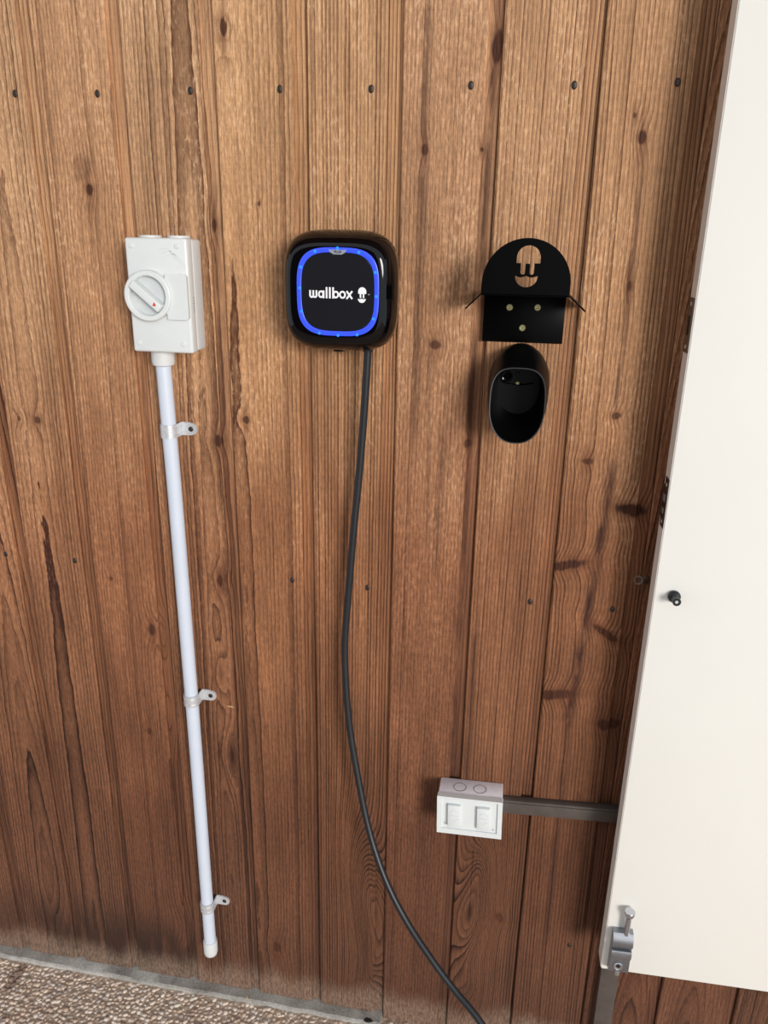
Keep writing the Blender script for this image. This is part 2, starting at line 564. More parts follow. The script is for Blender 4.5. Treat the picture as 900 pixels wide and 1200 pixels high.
# knots: (local x, z, rx, rz, ring bend, darkness, angle)   streaks: (x, z, slope, width, strength, z from, z to)
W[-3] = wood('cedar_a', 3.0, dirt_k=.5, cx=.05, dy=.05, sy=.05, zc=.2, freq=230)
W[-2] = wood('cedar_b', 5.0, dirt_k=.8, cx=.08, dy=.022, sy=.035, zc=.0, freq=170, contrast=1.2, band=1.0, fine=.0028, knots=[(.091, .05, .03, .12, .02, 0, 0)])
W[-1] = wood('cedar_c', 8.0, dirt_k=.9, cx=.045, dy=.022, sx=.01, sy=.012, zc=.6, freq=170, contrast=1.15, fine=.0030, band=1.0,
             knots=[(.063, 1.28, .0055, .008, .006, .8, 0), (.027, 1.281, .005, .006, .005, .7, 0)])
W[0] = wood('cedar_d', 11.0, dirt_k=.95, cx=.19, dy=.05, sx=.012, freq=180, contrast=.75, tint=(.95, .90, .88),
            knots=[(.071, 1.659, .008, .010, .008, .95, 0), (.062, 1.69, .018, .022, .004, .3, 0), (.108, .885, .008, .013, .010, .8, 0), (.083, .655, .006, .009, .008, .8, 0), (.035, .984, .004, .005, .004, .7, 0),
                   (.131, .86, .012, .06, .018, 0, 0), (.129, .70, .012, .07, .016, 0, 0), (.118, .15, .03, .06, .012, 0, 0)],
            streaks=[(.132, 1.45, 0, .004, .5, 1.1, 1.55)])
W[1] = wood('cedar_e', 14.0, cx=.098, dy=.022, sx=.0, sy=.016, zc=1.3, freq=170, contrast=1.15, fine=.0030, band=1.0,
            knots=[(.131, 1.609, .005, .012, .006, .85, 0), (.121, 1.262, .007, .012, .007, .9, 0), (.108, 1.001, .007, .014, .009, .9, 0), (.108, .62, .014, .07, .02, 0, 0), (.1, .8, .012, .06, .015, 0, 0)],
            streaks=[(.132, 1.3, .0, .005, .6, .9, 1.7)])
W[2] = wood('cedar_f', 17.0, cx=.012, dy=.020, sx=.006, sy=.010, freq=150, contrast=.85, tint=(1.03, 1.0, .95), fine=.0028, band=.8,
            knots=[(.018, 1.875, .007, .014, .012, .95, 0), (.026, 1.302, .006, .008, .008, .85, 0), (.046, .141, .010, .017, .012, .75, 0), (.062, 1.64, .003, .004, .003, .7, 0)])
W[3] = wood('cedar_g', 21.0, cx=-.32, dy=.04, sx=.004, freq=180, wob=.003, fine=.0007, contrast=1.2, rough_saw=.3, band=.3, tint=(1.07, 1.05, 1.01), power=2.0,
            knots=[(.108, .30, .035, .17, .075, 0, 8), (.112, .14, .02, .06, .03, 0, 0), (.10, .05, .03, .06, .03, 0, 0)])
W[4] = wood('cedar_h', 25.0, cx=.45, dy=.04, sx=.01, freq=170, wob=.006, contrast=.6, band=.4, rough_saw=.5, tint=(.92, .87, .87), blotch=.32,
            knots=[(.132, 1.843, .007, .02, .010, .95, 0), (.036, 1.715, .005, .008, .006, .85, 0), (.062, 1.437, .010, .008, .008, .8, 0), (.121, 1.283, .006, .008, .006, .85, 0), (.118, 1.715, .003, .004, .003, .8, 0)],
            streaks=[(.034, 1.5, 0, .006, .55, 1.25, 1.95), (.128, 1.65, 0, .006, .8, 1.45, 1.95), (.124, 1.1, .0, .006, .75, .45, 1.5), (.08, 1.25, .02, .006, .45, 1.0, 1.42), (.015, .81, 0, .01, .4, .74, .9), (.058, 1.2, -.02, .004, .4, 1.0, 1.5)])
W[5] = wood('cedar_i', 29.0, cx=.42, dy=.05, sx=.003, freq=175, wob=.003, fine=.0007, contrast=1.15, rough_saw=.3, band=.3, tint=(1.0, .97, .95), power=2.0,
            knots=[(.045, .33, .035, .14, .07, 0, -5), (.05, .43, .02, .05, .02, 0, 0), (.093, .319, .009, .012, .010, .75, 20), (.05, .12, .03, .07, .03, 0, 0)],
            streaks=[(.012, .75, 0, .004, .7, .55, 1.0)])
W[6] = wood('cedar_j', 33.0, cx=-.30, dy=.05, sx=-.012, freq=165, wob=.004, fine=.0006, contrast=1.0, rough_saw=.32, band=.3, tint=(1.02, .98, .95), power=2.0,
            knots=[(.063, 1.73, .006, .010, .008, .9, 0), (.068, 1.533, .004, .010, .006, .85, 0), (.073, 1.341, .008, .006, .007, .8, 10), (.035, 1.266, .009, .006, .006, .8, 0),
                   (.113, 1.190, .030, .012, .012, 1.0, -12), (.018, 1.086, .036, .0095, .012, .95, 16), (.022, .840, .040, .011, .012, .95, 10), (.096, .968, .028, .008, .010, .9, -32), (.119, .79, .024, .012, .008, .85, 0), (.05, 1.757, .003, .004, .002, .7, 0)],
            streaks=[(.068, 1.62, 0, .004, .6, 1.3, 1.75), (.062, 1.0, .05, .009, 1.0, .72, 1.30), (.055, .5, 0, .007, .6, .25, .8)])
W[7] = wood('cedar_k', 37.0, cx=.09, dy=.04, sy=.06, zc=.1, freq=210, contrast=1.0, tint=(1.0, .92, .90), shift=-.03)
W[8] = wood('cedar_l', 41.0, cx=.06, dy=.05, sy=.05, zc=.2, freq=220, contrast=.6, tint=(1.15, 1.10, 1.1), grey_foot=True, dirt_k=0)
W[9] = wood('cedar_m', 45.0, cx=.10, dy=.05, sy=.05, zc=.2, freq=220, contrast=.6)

nail_bm = bmesh.new()
lathe(nail_bm, [(0.0001, -0.002), (0.0044, -0.002), (0.0046, 0.0004), (0.0036, 0.0011), (0.0001, 0.0012)], axis=(0, -1, 0), n=10)
nail_me = bpy.data.meshes.new('nail'); nail_bm.to_mesh(nail_me); nail_bm.free()
nail_me.materials.append(M_nail)
nail_me.shade_smooth()

NAILX = {-1: .0985, 0: .0998, 1: .1074, 2: .1001, 3: .0954, 4: .0985, 5: .1009, 6: .101}
LIP = 0.0200
for kx in range(-10, 18):
    x0, x1 = seam(kx), seam(kx + 1)
    w = x1 - x0
    g = 0.0009
    prof = [(g, 0.0205), (g, 0.0022), (g + .0022, 0.0), (w - LIP - .0022, 0.0), (w - LIP, 0.0022), (w - LIP, 0.0072), (w - .0001, 0.0072), (w - .0001, 0.0205)]
    bm = bmesh.new()
    zb = 0.0 if x1 < 0.57 else -0.014
    rings = [[(x, y, z) for x, y in prof] for z in (zb, CEIL)]
    loft(bm, rings)
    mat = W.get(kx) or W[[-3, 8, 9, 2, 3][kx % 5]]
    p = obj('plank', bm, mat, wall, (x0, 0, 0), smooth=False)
    for zn in (1.7945, 1.015, 0.278):
        if (zn < .5 and kx != 6 and -4 < kx < 9) or (zn < 1.1 and kx in (0, 1, 4)): continue
        nx = NAILX.get(kx, .1)
        if kx == -1 and zn < 1.1: nx += 0
        rr2 = random.Random(kx * 31 + int(zn * 100))
        nl = bpy.data.objects.new('nail', nail_me)
        COL.objects.link(nl)
        nl.parent = p
        nl.scale = (0.9, 1, 1.25)
        nl.location = (nx + rr2.uniform(-.003, .003) * (zn < 1.5), 0, zn + rr2.uniform(-.002, .002))

# unseen overhead slab and far wall, added to block and bounce the light
ce = obj('added_ceiling', newbox(-3.2, 4.2, -1.1, 0.06, CEIL, CEIL + 0.1), plain('added_ceiling_brown', (140, 104, 74), 0.7, var=0.15, nscale=8), smooth=False)
tag(ce, 'unseen brown slab added overhead to shape the light', 'added_ceiling', kind='structure')
wf = obj('added_far_wall', newbox(-3.2, 1.0, -4.2, -4.1, -0.12, CEIL + 0.1), plain('added_wall_brown', (70, 56, 46), 0.8, var=0.2, nscale=5), smooth=False)  # unseen, added to keep reflections in the gloss black dark
tag(wf, 'unseen dark wall added opposite the siding to shape the light', 'wall', kind='structure')

# ================================================================== DOOR
TH = R(1.4)
door = empty('door_1', (0.985, -0.085, 0.325), 'cream white door standing open flat against the wooden wall', 'door')
door['kind'] = 'structure'
door.rotation_euler = (0, 0, TH)
DH, DW, DT = 2.06, 0.82, 0.035
bm = newbox(0, DW, 0, DT, 0, DH, bev=0.0012, seg=2)
obj('door_leaf', bm, M_door, door)
bm = newbox(-0.0012, 0.0, 0.0015, DT - 0.001, 0.002, DH - 0.002)
obj('edge_band', bm, M_doore, door, smooth=False)
# upper lock plate (on the free edge)
def edge_plate(z0, z1, y0, y1, mat, rows, label):
    pl = obj('lock_plate', newbox(-0.0026, -0.001, y0, y1, z0, z1, bev=0.0005), mat, door)
    pl['label'] = label
    for (zz, yy, r, mm, nm) in rows:
        b = bmesh.new()
        lathe(b, [(.0001, 0), (r, 0), (r, .0008), (r * .6, .0012), (.0001, .0012)], (-0.0025, yy, zz), (-1, 0, 0), 12)
        obj(nm, b, mm, pl)
    return pl
z = 1.449 - .325
pl = edge_plate(z, z + .074, .004, .031, M_steel, [(z + .066, .0165, .003, M_zinc, 'screw'), (z + .008, .0165, .003, M_zinc, 'screw')], 'brushed steel latch plate')
obj('latch_slot', newbox(-.0031, -.0024, .012, .021, z + .024, z + .05), M_hole, pl, smooth=False)
z = 1.192 - .325
pl = edge_plate(z, z + .075, .001, .024, M_bronze, [(z + .066, .010, .003, M_zinc, 'screw'), (z + .009, .010, .003, M_zinc, 'screw')], 'dark bronze lock plate')
for (a, b_) in ((z + .022, z + .031), (z + .04, z + .052)):
    obj('lock_bolt', newbox(-.0048, -.002, .006, .018, a, b_, bev=.0012), M_chromed, pl)
obj('lock_case', newbox(-.0030, -.002, .016, .033, z + .012, z + .062, bev=.0005), M_bronze, pl)
# black knob
kb = bmesh.new()
lathe(kb, [(.0001, .0), (.0088, .0), (.0094, .002), (.0094, .006), (.0078, .0085), (.0058, .0095), (.0055, .019), (.0062, .0195), (.0062, .024), (.0052, .025), (.0034, .025), (.003, .022), (.0001, .022)], (0.028, 0.0, 1.086 - .325), (0, -1, 0), 24)
kn = obj('knob', kb, plain('black_knob_plastic', (28, 34, 36), .35), door)
kn['label'] = 'small black knob'
kb = bmesh.new()
lathe(kb, [(.0001, 0), (.0026, 0), (.0026, .001), (.0001, .001)], (0.028, -.0225, 1.086 - .325), (0, -1, 0), 12)
obj('knob_screw', kb, M_zinc, kn)
# foot bolt
fb = empty('door_bolt', (0, 0, 0)); fb.parent = door
fb['label'] = 'satin chrome push-down door bolt'
X0, X1 = 0.0095, 0.0445
bx = .0265
# body: side profile (y out of the door, z) swept in x
profB = [(0, .0), (-.006, -.001), (-.013, .002), (-.0155, .008), (-.0155, .036), (-.0205, .041), (-.0215, .053), (-.0195, .0575), (-.0120, .0585), (-.0120, .0645), (-.0195, .0660), (-.0215, .072), (-.0195, .084), (-.013, .093), (0, .093)]
bm = bmesh.new()
loft(bm, [[(x, y, z + .010) for y, z in profB] for x in (X0 + .0, X0 + .001, X1 - .001, X1)])
es = [e for e in bm.edges if e.calc_face_angle(0) > R(50)]
bmesh.ops.bevel(bm, geom=es, offset=.0012, segments=2, affect='EDGES')
body = obj('bolt_body', bm, M_chromed, fb)
bm = bmesh.new()
lathe(bm, [(.0001, 0), (.0075, 0), (.0085, .001), (.0075, .0022), (.005, .0010), (.0001, .0008)], (bx - .001, -.0155, .028), (0, -1, 0), 20)
bs = obj('bolt_screw', bm, M_chrome, body)
bm = bmesh.new()
box(bm, bx - .0045, bx + .0025, -.0175, -.0160, .0272, .0288); box(bm, bx - .0018, bx - .0002, -.0175, -.0160, .0245, .0315)
obj('screw_cross', bm, M_hole, body, smooth=False)
bm = bmesh.new()
lathe(bm, [(.0001, 0), (.0052, 0), (.0052, .040), (.0062, .043), (.0088, .049), (.0092, .050), (.0092, .056), (.0085, .0572), (.0001, .0575)], (bx + .0055, -.0105, .098), (0, -.05, 1), 24)
obj('plunger', bm, M_chrome, fb)
bm = bmesh.new()
lathe(bm, [(.0001, 0), (.0055, 0), (.0055, .008), (.0001, .008)], (bx + .0, -.0095, .004), (0, 0, 1), 20)
obj('bolt_tip', bm, M_chrome, fb)

# ================================================================== ISOLATOR SWITCH
iso = empty('isolator_switch', (0.1985, 0, 1.4165), 'white weatherproof rotary isolator switch box on the wooden wall above the conduit', 'switch')
def I(x0, x1, y0, y1, z0, z1, **k):
    return newbox(x0 - .1985, x1 - .1985, y0, y1, z0 - 1.4165, z1 - 1.4165, **k)
IX0, IX1, IZ0, IZ1 = .1485, .2490, 1.4165, 1.5885
obj('enclosure', I(IX0 + .001, IX1 - .001, -.036, 0.0, IZ0 + .001, IZ1 - .001, bev=.005, seg=3), M_white, iso)
cover = obj('cover', I(IX0, IX1, -.058, -.0365, IZ0, IZ1, bev=.004, seg=3), M_white2, iso)
obj('gasket', I(IX0 + .002, IX1 - .002, -.0368, -.0355, IZ0 + .002, IZ1 - .002), M_grey, iso, smooth=False)
# raised collar plate: ring joined to a block on the right
KX, KZ = .1845 - .1985, 1.5035 - 1.4165
KR = .0385
outl = arc(KX, KZ, KR, 42, 318, 44) + [(KX + .0290, KZ - .0350), (.2480 - .1985 - .003, KZ - .0350), (.2480 - .1985, KZ - .032), (.2480 - .1985, KZ + .030), (.2480 - .1985 - .003, KZ + .0330), (KX + .0290, KZ + .0330)]
hole = arc(KX, KZ, .0300, 0, 345, 23)
me = plate_mesh([outl, hole], -.064, -.0575)
obj_col = mobj('collar', me, M_white2, cover)
bm = bmesh.new()
n = 48
def ringpts(r, y): return [(KX + r * math.cos(2 * math.pi * i / n), y, KZ + r * math.sin(2 * math.pi * i / n)) for i in range(n)]
loft(bm, [ringpts(.0375, -.0635), ringpts(.0385, -.0655), ringpts(.0380, -.0690), ringpts(.0362, -.0705), ringpts(.0312, -.0705), ringpts(.0298, -.069), ringpts(.0292, -.0600)], False, False)
obj('dial_ring', bm, M_white2, cover)
bm = bmesh.new()
lathe(bm, [(.0001, 0), (.0294, 0), (.0294, .001), (.0001, .001)], (KX, -.0585, KZ), (0, -1, 0), 40)
obj('dial_face', bm, M_grey, cover)
bm = bmesh.new()
rot = Matrix.Translation((KX, 0, KZ)) @ Matrix.Rotation(R(40), 4, 'Y')
box(bm, -.0290, .0290, -.0765, -.0595, -.0062, .0062, bev=.0012, mat=rot)
kn = obj('handle', bm, M_white2, iso)
tri = [(.0185, -.0030), (.0185, .0030), (.0225, .0)]
c_, s_ = math.cos(R(-40)), math.sin(R(-40))
tri = [(KX + x * c_ - z * s_, KZ + x * s_ + z * c_) for x, z in tri]
# arrow pointing up
ax_, az_ = KX + .0185 * c_, KZ + .0185 * s_
tri = [(ax_ - .0030, az_ - .0022), (ax_ + .0030, az_ - .0022), (ax_, az_ + .0038)]
mobj('arrow_mark', plate_mesh([tri], -.0769, -.0764), M_red, kn, smooth=False)
for (sx_, sz_) in ((.0112, .1600), (.0855, .1600), (.0112, .0140), (.0855, .0140)):
    bm = bmesh.new()
    lathe(bm, [(.0001, 0), (.0036, 0), (.0036, .0012), (.003, .002), (.0001, .002)], (IX0 - .1985 + sx_, -.0580, sz_), (0, -1, 0), 16)
    obj('cover_screw', bm, M_white2, cover)
# moulded swoosh relief near the top right of the cover
bm = bmesh.new()
for i in range(3):
    pts = [(.018 + .006 * i + t * .028, .150 - .004 * i - .016 * t + .010 * math.sin(t * 3.1)) for t in [j / 10 for j in range(11)]]
    ribbon(bm, [(x - .012, z + .004) for x, z in pts], .0010, -.0584, -.0578)
obj('moulded_relief', bm, M_white, cover)
bm = bmesh.new()
for i in range(6):
    box(bm, .0503, .0508, -.0445 + .0010 * (i % 2), -.0425, .083 - i * .0042, .0858 - i * .0042)
obj('printed_marks', bm, M_ink, iso, smooth=False)
for cx_ in (.1768, .2235):
    bm = bmesh.new()
    lathe(bm, [(.0001, 0), (.0172, 0), (.0172, .0035), (.0165, .0045), (.0001, .0045)], (cx_ - .1985, -.026, IZ1 - .001 - 1.4165), (0, 0, 1), 28)
    obj('blanking_plug', bm, M_white, iso)
bm = bmesh.new()
lathe(bm, [(.0001, 0), (.0188, 0), (.0188, .020), (.0175, .026), (.0140, .0275), (.0001, .0275)], (.1795 - .1985, -.0205, 1.4175 - 1.4165), (0, 0, -1), 28)
obj('conduit_adaptor', bm, M_white, iso)

# ---- conduit
con = empty('conduit', (.1795, -.0205, 1.39), 'long white pvc conduit running down the boards from the isolator', 'conduit')
def cxz(z):  # slight bow of the pipe
    return float(np.interp(-z, [-1.395, -1.1506, -.658, -.1558, -.10], [.1790, .1822, .1848, .1848, .1848]))
bm = bmesh.new()
tube(bm, catmull([(cxz(z) - .1795, 0, z - 1.39) for z in (1.3905, 1.27, 1.15, .9, .658, .4, .152)], 6), .0126, 24)
obj('pipe', bm, M_pvc, con)
bm = bmesh.new()
lathe(bm, [(.0001, 0), (.0090, .001), (.0135, .005), (.0150, .011), (.0150, .040), (.0145, .0415), (.0001, .0415)], (cxz(.13) - .1795, 0, .1115 - 1.39), (0, 0, 1), 24)
obj('end_cap', bm, M_white, con)

# ---- saddle clamps
def clamp(z, label):
    t = empty('pipe_clamp', (cxz(z), 0, z), label, 'pipe clamp', 'conduit clamps')
    H = .0115
    path = []
    r0, r1 = .0128, .0146
    prof = [(-r1, 0.0)] + [(r1 * math.cos(R(180 - a)), -.0205 - r1 * math.sin(R(180 - a))) for a in range(0, 181, 12)] + [(r1, -.003), (r1 + .002, -.0022), (.030, -.0022), (.030, -.0002), (r1 - .0018, -.0002)]
    prof += [(r0, -.0205)] + [(r0 * math.cos(R(a)), -.0205 - r0 * math.sin(R(a))) for a in range(12, 181, 12)] + [(-r0, 0.0)]
    bm = bmesh.new()
    loft(bm, [[(x, y, zz) for x, y in prof] for zz in (-H, H)])
    obj('strap', bm, M_zinc, t)
    bm = bmesh.new()
    out = [(.015, -.0105), (.031, -.0105)] + arc(.0320, 0, .0105, -90, 90, 12) + [(.031, .0105), (.015, .0105)]
    tab = mobj('tab', plate_mesh([out], -.0036, -.0001), M_zinc, t)
    bm.free(); bm = bmesh.new()
    lathe(bm, [(.0001, 0), (.0044, 0), (.0044, .0008), (.0028, .0018), (.0001, .0018)], (.0315, -.0034, 0), (0, -1, 0), 16)
    obj('screw', bm, M_nail, t)
    for zz in (-.006, .006):
        bm = bmesh.new()
        pts = [(r1 * math.cos(R(a)), -.0205 - r1 * math.sin(R(a)), zz) for a in range(0, 181, 12)]
        tube(bm, pts, .0007, 6)
        obj('rib', bm, M_zinc, t)
clamp(1.281, 'zinc pipe clamp on the white conduit, topmost, just below the isolator')
clamp(.757, 'zinc pipe clamp halfway down the white conduit')
clamp(.250, 'zinc pipe clamp lowest on the white conduit, above its end cap')

# ================================================================== CHARGER
CX, CZ = .4865, 1.516
ch = empty('ev_charger', (CX, 0, CZ), 'glossy black square wall charger with glowing blue ring and wallbox lettering', 'charger')
bm = bmesh.new()
secs = [(0.0, .066, .066, 3.2), (-.010, .073, .0745, 3.4), (-.022, .0825, .0840, 3.6), (-.036, .0868, .0878, 3.7), (-.050, .0862, .0868, 3.8), (-.062, .0832, .0835, 3.9), (-.071, .0790, .0785, 4.0), (-.0765, .0750, .0738, 4.0), (-.0795, .0715, .0695, 3.9), (-.0808, .0675, .0660, 3.8), (-.0812, .0612, .0620, 3.6)]
loft(bm, [superellipse(-.0018, .0008, hw, hh, e, y, 96) for y, hw, hh, e in secs])
bodyc = obj('body', bm, M_gloss, ch, angle=60)
ox, oz = .4883 - CX, 1.5175 - CZ
bm = bmesh.new()
loft(bm, [superellipse(ox, oz, hw, hh, 3.4, y, 96) for y, hw, hh in ((-.0795, .0612, .0620), (-.0818, .0612, .0620), (-.0822, .0606, .0614), (-.0822, .0552, .0560), (-.0818, .0546, .0554), (-.0795, .0546, .0554))], False, False)
ring = obj('light_ring', bm, M_blue, ch)
ring['label'] = 'glowing blue light ring'
bm = bmesh.new()
loft(bm, [superellipse(ox, oz, hw, hh, 3.4, y, 96) for y, hw, hh in ((-.0795, .0545, .0553), (-.0812, .0545, .0553), (-.0816, .0540, .0548))], True, True)
panel = obj('front_panel', bm, M_panel, ch)
u = .0002546  # metres per fifth of a pixel at the face
def pz(cxp, cyp): return (ox + (cxp - 430) * u, oz - (cyp - 459) * u)
for (a, b_) in ((553, 240), (300, 238), (215, 325), (648, 345), (655, 475), (640, 600), (545, 692), (432, 699), (320, 690), (207, 440), (215, 570), (430, 219)):
    x, z = pz(a, b_)
    ang = math.atan2(z - oz, x - ox)
    bm = bmesh.new()
    lathe(bm, [(.0001, 0), (.0022, 0), (.0018, .0004), (.0001, .0005)], (x, -.0822, z), (0, -1, 0), 12)
    led = obj('led', bm, M_led, ring)
# badge
b0 = [pz(378, 228), pz(484, 228), pz(474, 243), pz(456, 253), pz(408, 253), pz(390, 243)]
badge = mobj('badge', plate_mesh([b0[::-1]], -.0827, -.0812), M_badge, ch)
mobj('badge_lettering', text_mesh('PLUS', .0048, pz(432, 240)[0], -.0828, pz(432, 240)[1], .0002, .0001), M_panel, badge, smooth=False)
# lettering
bm = bmesh.new()
Y0, Y1 = -.0822, -.0815
xl, xw = 263, 254
SW = .0025
ub, ux, ut = 493, 450, 431        # baseline, x-height, ascender in crop pixels
STK = [0]
def L(pts, closed=False, w=SW):
    STK[0] += 1
    ribbon(bm, [pz(*p) for p in pts], w, Y0 - .00003 * STK[0], Y1, closed)
def circ(cx, cy, rx, ry, n=28): return [(cx + rx * math.cos(2 * math.pi * i / n), cy + ry * math.sin(2 * math.pi * i / n)) for i in range(n)]
def ucup(x0, x1, top, bot):
    c = (x0 + x1) / 2; r = (x1 - x0) / 2
    return [(x0, top), (x0, bot - r)] + [(c - r * math.cos(math.pi * i / 10), bot - r + r * math.sin(math.pi * i / 10)) for i in range(1, 10)] + [(x1, bot - r), (x1, top)]
L(ucup(268, 287, 450, 488)); L(ucup(287, 306, 450, 488))
L(circ(333, 471, 13, 16), True); L([(348, 450), (348, 493)])
L([(366, 431), (366, 493)]); L([(385, 431), (385, 493)])
L([(404, 431), (404, 493)]); L(circ(420, 471, 14, 16), True)
L(circ(459, 471, 15, 17), True)
L([(483, 450), (516, 493)]); L([(516, 450), (483, 493)])
let = obj('lettering', bm, M_letters, ch, smooth=False)
# emblem: plug face
def emblem(px_, cutout=False):
    """outlines (dome with two prongs, smile) in unit space: width 1, y up, origin at the dome base centre"""
    dome = [(-.5, 0.0)] + arc(0, .22, .5, 180, 0, 20, .48)[0:] + [(.5, 0.0), (.26, 0.0), (.26, -.34)] + arc(.165, -.36, .095, 0, -180, 8) + [(.07, 0.0 - .34), (.07, -.02), (-.12, -.02), (-.12, -.34)] + arc(-.215, -.36, .095, 0, -180, 8) + [(-.31, -.34), (-.31, 0.0)]
    smile = [(-.52, -.50), (-.42, -.55), (-.30, -.575), (-.18, -.55), (-.06, -.51), (.02, -.54), (.10, -.565), (.22, -.565), (.34, -.53), (.43, -.50)] + arc(-.045, -.52, .48, 0, -180, 24, .44)[1:-1]
    return [dome, smile]
for sh in emblem(0):
    pts = [pz(574 + x * 47, 463 - y * 52) for x, y in sh]
    e = mobj('emblem', plate_mesh([pts], Y0, Y1), M_letters, ch, smooth=False)
mobj('trade_mark', text_mesh('TM', .0020, pz(612, 467)[0], -.0819, pz(612, 467)[1], .0002), M_letters, ch, smooth=False)
bm = bmesh.new()
lathe(bm, [(.0001, 0), (.0100, 0), (.0095, .003), (.005, .0052), (.0001, .0055)], (-.006, -.042, -.0845), (0, 0, -1), 20)
obj('bottom_nub', bm, M_gloss, ch)
bm = bmesh.new()
lathe(bm, [(.0001, 0), (.0088, 0), (.0085, .010), (.0075, .012), (.0001, .012)], (.039, -.040, -.0755), (0, 0, -1), 20)
obj('cable_gland', bm, M_rubber, ch)

# ---- cable
cab = [(.5255, -.040, 1.4300), (.5213, -.036, 1.3619), (.5161, -.032, 1.2921), (.5098, -.030, 1.2153), (.5029, -.030, 1.1403), (.4957, -.030, 1.0462), (.4927, -.030, 1.0057), (.4871, -.032, .9027), (.4952, -.040, .7769), (.5128, -.050, .6703), (.5412, -.070, .5545), (.5778, -.095, .4687), (.6235, -.120, .4013), (.6816, -.150, .3436), (.7242, -.170, .3082), (.7722, -.195, .2757), (.86, -.25, .20), (.95, -.33, .11), (1.06, -.44, .035), (1.2, -.56, .0045), (1.4, -.66, .0035), (1.8, -.75, .0035)]
bm = bmesh.new()
tube(bm, catmull(cab, 8), .0062, 16)
c = obj('charging_cable', bm, M_rubber)
tag(c, 'black charging cable curving down the boards from the glossy charger', 'cable')

# ================================================================== CABLE BRACKET
br = empty('cable_bracket', (.757, 0, 1.4465), 'black steel cable bracket with domed front plate and cut-out plug face emblem', 'bracket')
bx0, bx1 = .6965 - .757, .8170 - .757
bz0, bz1 = 0.0, 1.5225 - 1.4465
bp = obj('back_plate', newbox(bx0, bx1, -.0032, 0, bz0, bz1, bev=.0008), M_black, br)
for (x, z) in ((.735, 1.498), (.7765, 1.499), (.756, 1.4685)):
    bm = bmesh.new()
    lathe(bm, [(.0001, 0), (.0054, 0), (.0054, .0010), (.0044, .0026), (.0022, .0026), (.0016, .0014), (.0001, .0014)], (x - .757, -.0030, z - 1.4465), (0, -1, 0), 18)
    s = obj('screw', bm, M_brass, br)
    s['label'] = 'yellow zinc screw'
bm = bmesh.new()
T_ = .0022
zs = bz1
prof = [(-.082, zs - .0205), (bx0 - .0010, zs), (bx1 + .0010, zs), (.0835, zs - .0195)]
off = [(-.0805, zs - .0220), (bx0, zs - T_), (bx1, zs - T_), (.0820, zs - .0210)]
ringp = prof + off[::-1]
loft(bm, [[(x, y, z) for x, z in ringp] for y in (-.0970, -.0005)])
obj('shelf', bm, M_black, br)
dome_o = [(bx0, zs - .0015)] + [(bx0, 1.535 - 1.4465)] + arc(0, 1.536 - 1.4465, (bx1 - bx0) / 2, 180, 0, 40)[1:-1] + [(bx1, 1.535 - 1.4465), (bx1, zs - .0015)]
holes = []
ecx, ecz = .7585 - .757, 1.5638 - 1.4465
for sh in emblem(0):
    holes.append([(ecx + x * .0318, ecz + y * .0328) for x, y in sh])
me = plate_mesh([dome_o] + holes, -.0970, -.0945)
mobj('front_plate', me, M_black, br, angle=30)

# ================================================================== CONNECTOR HOLSTER
ho = empty('connector_holster', (.7585, 0, 1.335), 'black moulded connector holster cup below the cable bracket', 'holster')
def egg(cx, cz, hw, hh, y, tilt=0.0, n=64, et=3.2):
    out = []
    for i in range(n):
        a = 2 * math.pi * i / n
        c, s = math.cos(a), math.sin(a)
        e = et if s > 0 else 2.35
        x = hw * math.copysign(abs(c) ** (2 / e), c)
        zz = hh * math.copysign(abs(s) ** (2 / e), s)
        if s < 0: x *= 1 - .05 * (-zz / hh) ** 2
        out.append(Vector((cx + x, y + tilt * zz, cz + zz)))
    return out
def hz(z): return z - 1.335
tl = .10
HX = -.0015
bm = bmesh.new()
secs = [(0, .0395, .0535, 1.3920, 0, 2.1), (-.012, .0435, .0562, 1.3890, .01, 2.2), (-.030, .0458, .0578, 1.3840, .03, 2.4), (-.050, .0448, .0574, 1.3765, .06, 2.7), (-.068, .0428, .0566, 1.3695, .08, 3.0), (-.0795, .0412, .0556, 1.3645, tl, 3.2), (-.0812, .0404, .0550, 1.3640, tl, 3.2), (-.0808, .0386, .0532, 1.3640, tl, 3.2), (-.060, .0372, .0515, 1.3690, .08, 3.0), (-.030, .0350, .0490, 1.3760, .04, 2.6), (-.0065, .0320, .0455, 1.3830, 0, 2.3)]
loft(bm, [egg(HX, hz(zc), hw, hh, y, t, et=e) for y, hw, hh, zc, t, e in secs], True, True)
cup = obj('cup', bm, M_cup, ho, angle=50)
bm = bmesh.new()
loft(bm, [egg(HX, hz(zc), hw, hh, y, t) for y, hw, hh, zc, t in ((-.0810, .0408, .0553, 1.3641, tl), (-.0822, .0402, .0548, 1.3640, tl), (-.0820, .0392, .0538, 1.3640, tl), (-.0806, .0388, .0533, 1.3640, tl))], False, False)
obj('rim', bm, plain('rim_black', (52, 52, 54), .45), ho)
for (x, z, r, mm, nm) in ((.7550, 1.3853, .0040, M_brass, 'screw'), (.7546, 1.3997, .0026, M_nail, 'screw')):
    bm = bmesh.new()
    lathe(bm, [(.0001, 0), (r, 0), (r, .001), (r * .6, .003), (.0001, .003)], (x - .7585, -.0060, hz(z)), (0, -1, 0), 16)
    obj(nm, bm, mm, ho)
bm = bmesh.new()
n = 24
lx, lz = .7385 - .7585, hz(1.3955)
loft(bm, [[(lx + r * math.cos(2 * math.pi * i / n), y, lz + r * math.sin(2 * math.pi * i / n)) for i in range(n)] for r, y in ((.0085, -.0060), (.0085, -.013), (.0072, -.0135), (.0060, -.013), (.0060, -.007))], False, True)
obj('lock_barrel', bm, M_gloss, ho)
bm = bmesh.new()
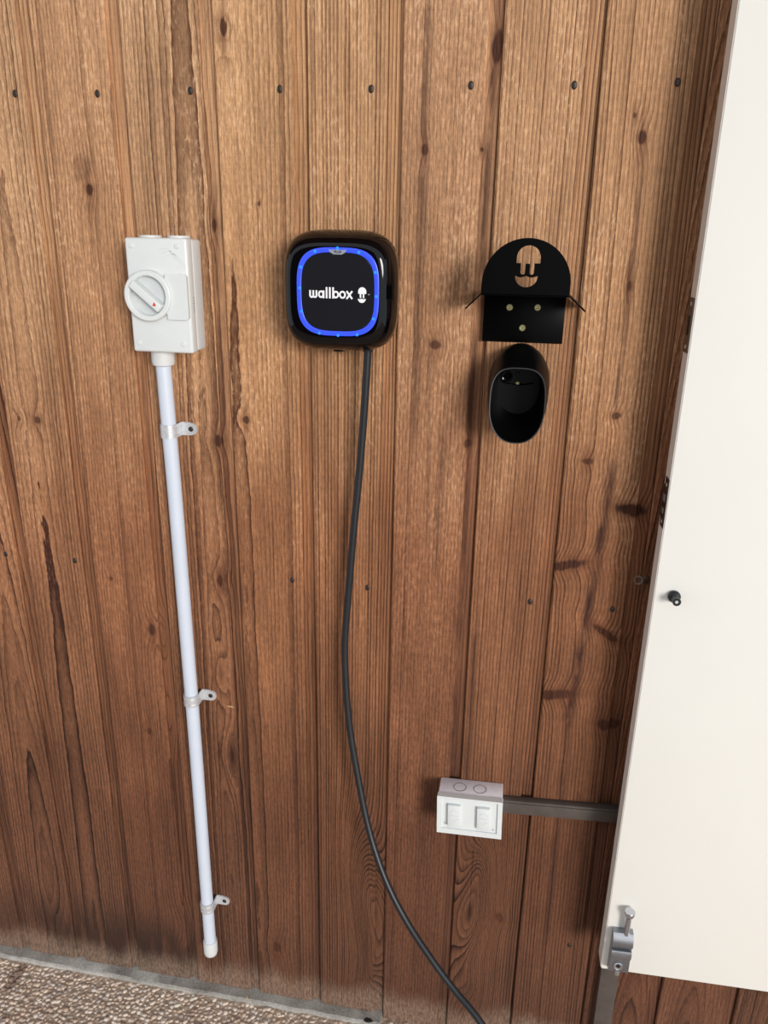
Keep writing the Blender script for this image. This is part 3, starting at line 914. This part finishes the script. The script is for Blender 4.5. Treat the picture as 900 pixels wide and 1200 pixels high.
tube(bm, [(.7550 - .7585 + .024 * t, -.0085, hz(1.3830) + .004 * t * t) for t in [j / 8 - 1 for j in range(17)]], .0009, 8)
obj('inner_lip', bm, M_gloss, ho)

# ================================================================== SOCKET BOX AND TRUNKING
so = empty('switch_box', (.7250, 0, .5985), 'white double rocker switch box on the boards, dusty on top', 'switch')
so.rotation_euler = (0, R(-1.6), 0)
HW, HH, D = .0592, .0405, .056
obj('back_box', newbox(-HW + .0012, HW - .0012, -.044, 0, -HH + .001, HH - .001, bev=.002), M_dust, so)
bm = bmesh.new()
fo = [(-HW, -HH), (HW, -HH), (HW, HH), (-HW, HH)]
fi = [(-HW + .0085, -HH + .011), (-HW + .0085, HH - .004), (HW - .0085, HH - .004), (HW - .0085, -HH + .011)]
fp = mobj('face_plate', plate_mesh([fo, fi], -D, -.0445), M_white2, so)
bv = fp.modifiers.new('bevel', 'BEVEL'); bv.width = .0012; bv.segments = 2; bv.limit_method = 'ANGLE'
obj('recess_panel', newbox(-HW + .0080, HW - .0080, -.0530, -.0448, -HH + .0105, HH - .0035), M_white2, so, smooth=False)
bm.free()
for sx_ in (-.0275, .0255):
    rk = obj('rocker', newbox(sx_ - .0118, sx_ + .0118, -.0600, -.0525, -.0225, .0255, bev=.0016), M_white2, so)
    bm = bmesh.new()
    ribbon(bm, [(sx_ - .0080, .0100), (sx_, .0165), (sx_ + .0080, .0100)], .0008, -.0603, -.0598)
    ribbon(bm, [(sx_ - .0080, -.0020), (sx_, -.0085), (sx_ + .0080, -.0020)], .0008, -.0603, -.0598)
    box(bm, sx_ - .0085, sx_ + .0085, -.0603, -.0598, .0035, .0043)
    obj('rocker_mark', bm, M_grey, rk, smooth=False)
for (x, z) in ((-.0440, -.0190), (.0445, -.0235)):
    bm = bmesh.new()
    lathe(bm, [(.0001, 0), (.0026, 0), (.0026, .0006), (.0014, .0012), (.0001, .0012)], (x, -.0528, z), (0, -1, 0), 12)
    obj('plate_screw', bm, M_zinc, so)
for cx_ in (-.0205, .0165):
    bm = bmesh.new()
    pts = [(cx_ + .0115 * math.cos(2 * math.pi * i / 32), -.024 + .0115 * math.sin(2 * math.pi * i / 32), HH - .0009) for i in range(32)]
    tube(bm, pts + pts[:1], .0005, 6, False)
    obj('knockout', bm, M_greytrunk, so)

tr = empty('cable_trunking', (.783, 0, .600), 'dark grey cable trunking running from the white switch box behind the door', 'trunking')
def TB(x0, x1, z0, z1, y=-.0165): return newbox(x0 - .783, x1 - .783, y, 0, z0 - .6, z1 - .6, bev=.0012)
bm = bmesh.new()
box(bm, 0, .2525, -.0160, 0, -.0150, .0142, bev=.0015, mat=Matrix.Rotation(R(-3.2), 4, 'Y'))
obj('horizontal_run', bm, M_greytrunk, tr)
bm = bmesh.new()
box(bm, .001, .2520, -.0178, -.0155, -.0105, .0098, bev=.0006, mat=Matrix.Rotation(R(-3.2), 4, 'Y'))
obj('run_lid', bm, M_greytrunk, tr)
obj('vertical_run', TB(.9990, 1.0335, -.013, .640, -.016), M_greytrunk, tr)

# ================================================================== HOOK EYE
he = empty('hook_eye', (.9835, 0, 1.0720), 'small weathered ring eye screwed into the wall beside the door', 'hook')
bm = bmesh.new()
ec = Vector((.9680 - .9835, -.030, 1.0838 - 1.0720))
nrm = Vector((-.12, -1, .25)).normalized()
e1 = nrm.cross(Vector((0, 0, 1))).normalized(); e2 = nrm.cross(e1)
pts = [ec + (e1 * math.cos(2 * math.pi * i / 28) + e2 * math.sin(2 * math.pi * i / 28)) * .0062 for i in range(28)]
tube(bm, pts + pts[:1], .0019, 10, False)
M_hook = plain('weathered_brass', (122, 104, 92), .5, .6, var=.2, nscale=300)
obj('eye', bm, M_hook, he)
bm = bmesh.new()
tube(bm, catmull([ec + Vector((.0066, .002, -.001)), (-.004, -.020, .004), (0, -.010, .0005), (0, .004, 0)], 5), .0026, 10)
obj('shank', bm, M_hook, he)
bm = bmesh.new()
lathe(bm, [(.0001, 0), (.0075, 0), (.0072, .0016), (.004, .003), (.0001, .003)], (0, 0, 0), (0, -1, 0), 18)
obj('flange', bm, M_hook, he)

# ================================================================== LITTER
def chip(loc, ln, rot, label, mat=M_chip, w=.0016, name='wood_chip', cat='wood chip'):
    bm = bmesh.new()
    m = Matrix.Rotation(rot[2], 4, 'Z') @ Matrix.Rotation(rot[1], 4, 'Y') @ Matrix.Rotation(rot[0], 4, 'X')
    pts = [(-ln / 2, 0, 0), (-ln * .2, .0006, .0008), (ln * .2, -.0004, .0010), (ln / 2, .0003, 0)]
    rings = [[m @ Vector((p[0], p[1] + a * ww, p[2] + b * ww * .5)) for a, b in ((-1, -1), (1, -1), (1, 1), (-1, 1))] for p, ww in zip(pts, (w * .3, w, w * .8, w * .2))]
    loft(bm, rings)
    o = obj(name, bm, mat, None, loc, smooth=False)
    return tag(o, label, cat)
chip((.2535, -.0008, .7355), .016, (0, R(4), 0), 'pale straw chip stuck to the boards beside the middle pipe clamp')
chip((.262, -.020, .0016), .014, (0, R(6), R(-50)), 'pale wood splinter lying on the grey kerb below the conduit')
chip((.5365, -.0235, .0036), .020, (0, 0, R(5)), 'small black scrap lying on the end of the grey kerb', M_rubber, .0045, 'rubber_scrap', 'scrap')
